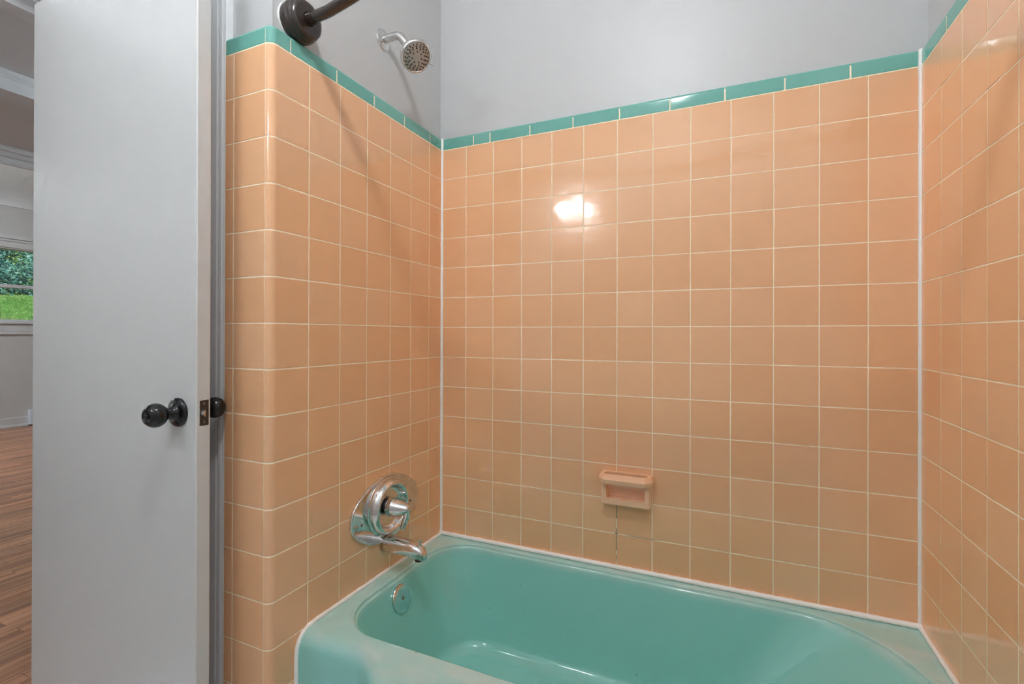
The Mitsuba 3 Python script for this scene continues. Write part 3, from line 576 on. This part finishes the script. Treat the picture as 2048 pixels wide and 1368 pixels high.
add('window_1', mikit.ply(cat(rbox(LX, c_, WY0 - 0.10, WY1 + 0.10, WZ1 + 0.012, WZ1 + 0.085, 0.004), rbox(LX, c_ + 0.012, WY0 - 0.11, WY1 + 0.11, WZ1 + 0.085, WZ1 + 0.110, 0.004), rbox(LX, c_ + 0.004, WY0 - 0.105, WY1 + 0.105, WZ1 + 0.118, WZ1 + 0.170, 0.004),
                              rbox(LX, c_, WY0 - 0.10, WY0, WZ0, WZ1 + 0.012, 0.004), rbox(LX, c_, WY1, WY1 + 0.10, WZ0, WZ1 + 0.012, 0.004)), 'mat_far_trim'), 'white wooden sash window looking onto the green bank', 'window', kind='structure')
add('window_1__sill', mikit.ply(rbox(LX - 0.06, LX + 0.05, WY0 - 0.14, WY1 + 0.14, WZ0 - 0.040, WZ0 - 0.012, 0.006), 'mat_far_trim'), 'white window sill')
add('window_1__apron', mikit.ply(cat(rbox(LX, c_, WY0 - 0.10, WY1 + 0.10, WZ0 - 0.125, WZ0 - 0.040, 0.004), rbox(LX, c_ + 0.010, WY0 - 0.10, WY1 + 0.10, WZ0 - 0.165, WZ0 - 0.125, 0.004)), 'mat_far_trim'), 'moulded board under the sill')
ZM = 1.695
def sash(z0, z1, x, b, t):
    return cat(box(x - 0.03, x, WY0, WY1, z0, z0 + b), box(x - 0.03, x, WY0, WY1, z1 - t, z1), box(x - 0.03, x, WY0, WY0 + 0.045, z0 + b, z1 - t), box(x - 0.03, x, WY1 - 0.045, WY1, z0 + b, z1 - t))
for z0, z1, x, b, t in ((WZ0 - 0.012, ZM + 0.03, LX - 0.03, 0.03, 0.038), (ZM - 0.015, WZ1 + 0.012, LX - 0.07, 0.03, 0.02)):
    s = add(nkey('window_1__sash'), mikit.ply(sash(z0, z1, x, b, t), 'mat_far_trim'))
    add(s + '__pane', mikit.ply((np.array([(x - 0.015, WY0 + 0.04, z0 + b - 0.005), (x - 0.015, WY1 - 0.04, z0 + b - 0.005), (x - 0.015, WY1 - 0.04, z1 - t + 0.005), (x - 0.015, WY0 + 0.04, z1 - t + 0.005)]), np.array([(0, 1, 2), (0, 2, 3)])), 'mat_pane'))
HB = 1.512
bprof = [(LX, 0.001), (LX, 0.118), (LX + 0.008, 0.118), (LX + 0.013, 0.105), (LX + 0.014, 0.03), (LX + 0.024, 0.024), (LX + 0.026, 0.001)]
add('baseboard_living', mikit.ply(along_y(bprof[::-1], FYA, HB), 'mat_far_trim', smooth=20), 'white baseboard under the window', 'baseboard', kind='structure')
add('baseboard_heater__cover', mikit.ply(rbox(LX + 0.001, LX + 0.055, HB + 0.002, 2.75, 0.012, 0.193, 0.004), 'mat_heater'), 'pale metal cover')
add('baseboard_heater__foot', mikit.ply(box(LX + 0.004, LX + 0.045, HB + 0.004, HB + 0.03, 0.0, 0.013), 'mat_black_hole'), 'dark foot')
note('baseboard_heater', 'pale blue-white baseboard heater at the end of the baseboard under the window', 'heater')
def globe_lamp(name, c, r, L, zc, label):
    add(name + '__globe', lamp_globe(c, r, L), 'glowing glass globe')
    add(name + '__base', mikit.ply(lathe([(0, 0.09), (0.015, 0.09), (0.03, 0.05), (zc - c[2] - r * 0.7, 0.04)], (c[0], c[1], zc), (0, 0, -1), 32), 'mat_chrome_satin', smooth=35), 'metal base')
    note(name, label, 'lamp')
globe_lamp('hall_lamp', (-1.75, 0.95, 2.34), 0.09, HALL_L, 2.5, 'round ceiling lamp of the hall')
globe_lamp('living_room_lamp', (-5.3, -0.9, 2.58), 0.12, LIVING_L, LCEIL, 'round ceiling lamp of the living room')

# ------------------------------------------------------------------ the green bank outside the window
def hill_z(x, y):
    d = -7.3 - x
    return 0.55 + 0.02 * y + np.where(d < 1.2, 0.10 * d, 0.12 + 0.235 * (d - 1.2)) + np.where(d > 6.6, 0.9 * (d - 6.6), 0) * 0.55
xs, ys = np.linspace(-20, -7.06, 90), np.linspace(-8, 14, 120)
X_, Y_ = np.meshgrid(xs, ys, indexing='ij')
Z_ = hill_z(X_, Y_) + 0.12 * (meshkit.fbm(np.stack([X_ * 0.9, Y_ * 0.9, X_ * 0], -1), 3, 4) - 0.5)
idx = np.arange(90 * 120).reshape(90, 120)
fq = np.stack([idx[:-1, :-1], idx[1:, :-1], idx[1:, 1:], idx[:-1, 1:]], -1).reshape(-1, 4)
add('grassy_bank', mikit.ply((np.stack([X_, Y_, Z_], -1).reshape(-1, 3), fq), 'mat_grass_ground', smooth=True), 'grassy bank rising outside the living room window', 'ground', kind='structure')
r2 = np.random.default_rng(5)
nbl = 44000
bx_, by_ = r2.uniform(-13.6, -8.0, nbl), r2.uniform(0.6, 5.6, nbl)
bz_ = hill_z(bx_, by_) + 0.12 * (meshkit.fbm(np.stack([bx_ * 0.9, by_ * 0.9, bx_ * 0], -1), 3, 4) - 0.5)
ang, hh, ln = r2.uniform(0, 2 * math.pi, nbl), r2.uniform(0.025, 0.06, nbl), r2.normal(0, 0.03, (nbl, 2))
Vg = np.stack([np.stack([bx_ - 0.006 * np.cos(ang), by_ - 0.006 * np.sin(ang), bz_ - 0.01], -1), np.stack([bx_ + 0.006 * np.cos(ang), by_ + 0.006 * np.sin(ang), bz_ - 0.01], -1), np.stack([bx_ + ln[:, 0], by_ + ln[:, 1], bz_ + hh], -1)], 1).reshape(-1, 3)
gp = meshkit.fbm(np.stack([bx_ * 1.6, by_ * 1.6, bz_ * 0], -1), 3, 8)
gc = np.array([(0.15, 0.38, 0.10), (0.20, 0.46, 0.11), (0.28, 0.58, 0.17), (0.36, 0.64, 0.22), (0.40, 0.46, 0.26)])[np.clip((5 * (gp - 0.22) / 0.56 + r2.normal(0, 0.8, nbl)).astype(int), 0, 4)]
add('grass', mikit.ply((Vg, np.arange(3 * nbl).reshape(-1, 3)), 'mat_grass_blade', smooth=True, color=np.repeat(gc, 3, 0)), 'bright green grass on the bank outside the window', 'grass', kind='stuff')
def leaves(n, seed, tones, x0, x1, y0, y1, size, lift):
    r = np.random.default_rng(seed); x = r.uniform(x0, x1, n); y = r.uniform(y0, y1, n)
    cl = meshkit.fbm(np.stack([x * 1.7, y * 1.7, x * 0], -1), 3, seed); z = hill_z(x, y) + r.uniform(0, 1, n) * lift * (0.25 + 1.5 * cl)
    nrm = np.stack([0.9 + 0.5 * r.normal(size=n), 0.6 * r.normal(size=n), 0.7 + 0.5 * r.normal(size=n)], -1); nrm /= np.linalg.norm(nrm, axis=1, keepdims=True)
    u = np.cross(nrm, r.normal(size=(n, 3))); u /= np.linalg.norm(u, axis=1, keepdims=True); v = np.cross(nrm, u)
    s = (size * r.uniform(0.6, 1.35, n))[:, None]; c = np.stack([x, y, z], -1)
    lobes = [(0.0, -0.6), (0.6, -0.15), (0.22, 0.15), (0.0, 0.85), (-0.25, 0.12), (-0.65, -0.15)]
    V = np.stack([c + s * (a * u + b * v) - nrm * s * (0.25 * abs(a)) for a, b in lobes], 1).reshape(-1, 3); base = np.arange(n)[:, None] * 6
    Fc = np.concatenate([np.stack([base[:, 0] + i, base[:, 0] + j, base[:, 0] + k], -1) for i, j, k in ((0, 1, 2), (0, 2, 4), (2, 3, 4), (0, 4, 5))])
    patch = meshkit.fbm(np.stack([x * 2.6, y * 2.6, z * 2.6], -1), 2, seed + 3)
    t = np.array(tones)[np.clip((len(tones) * (patch - 0.2) / 0.6 + r.normal(0, 0.9, n)).astype(int), 0, len(tones) - 1)] * r.uniform(0.55, 1.25, (n, 1))
    return V, Fc, np.repeat(t, 6, 0)
TEALLEAF = [(0.04, 0.17, 0.13), (0.08, 0.30, 0.25), (0.15, 0.44, 0.38), (0.25, 0.58, 0.53), (0.07, 0.26, 0.12), (0.26, 0.46, 0.10)]
GREENLEAF = [(0.12, 0.32, 0.06), (0.28, 0.52, 0.10), (0.36, 0.58, 0.15), (0.08, 0.22, 0.05), (0.20, 0.42, 0.10)]
v, f, c = leaves(34000, 21, TEALLEAF, -15.5, -13.75, 1.5, 6.5, 0.045, 0.75)
add('ivy', mikit.ply((v, f), 'mat_leaf', smooth=True, color=np.clip(c, 0, 1)), 'dark blue-green ivy covering the top of the grassy bank', 'ivy', kind='stuff')
v, f, c = leaves(30000, 22, GREENLEAF, -18.5, -15.7, 1.5, 7.5, 0.055, 2.2)
add('shrubs', mikit.ply((v, f), 'mat_leaf', smooth=True, color=np.clip(c, 0, 1)), 'leafy green shrubs above the ivy outside the window', 'shrubs', kind='stuff')
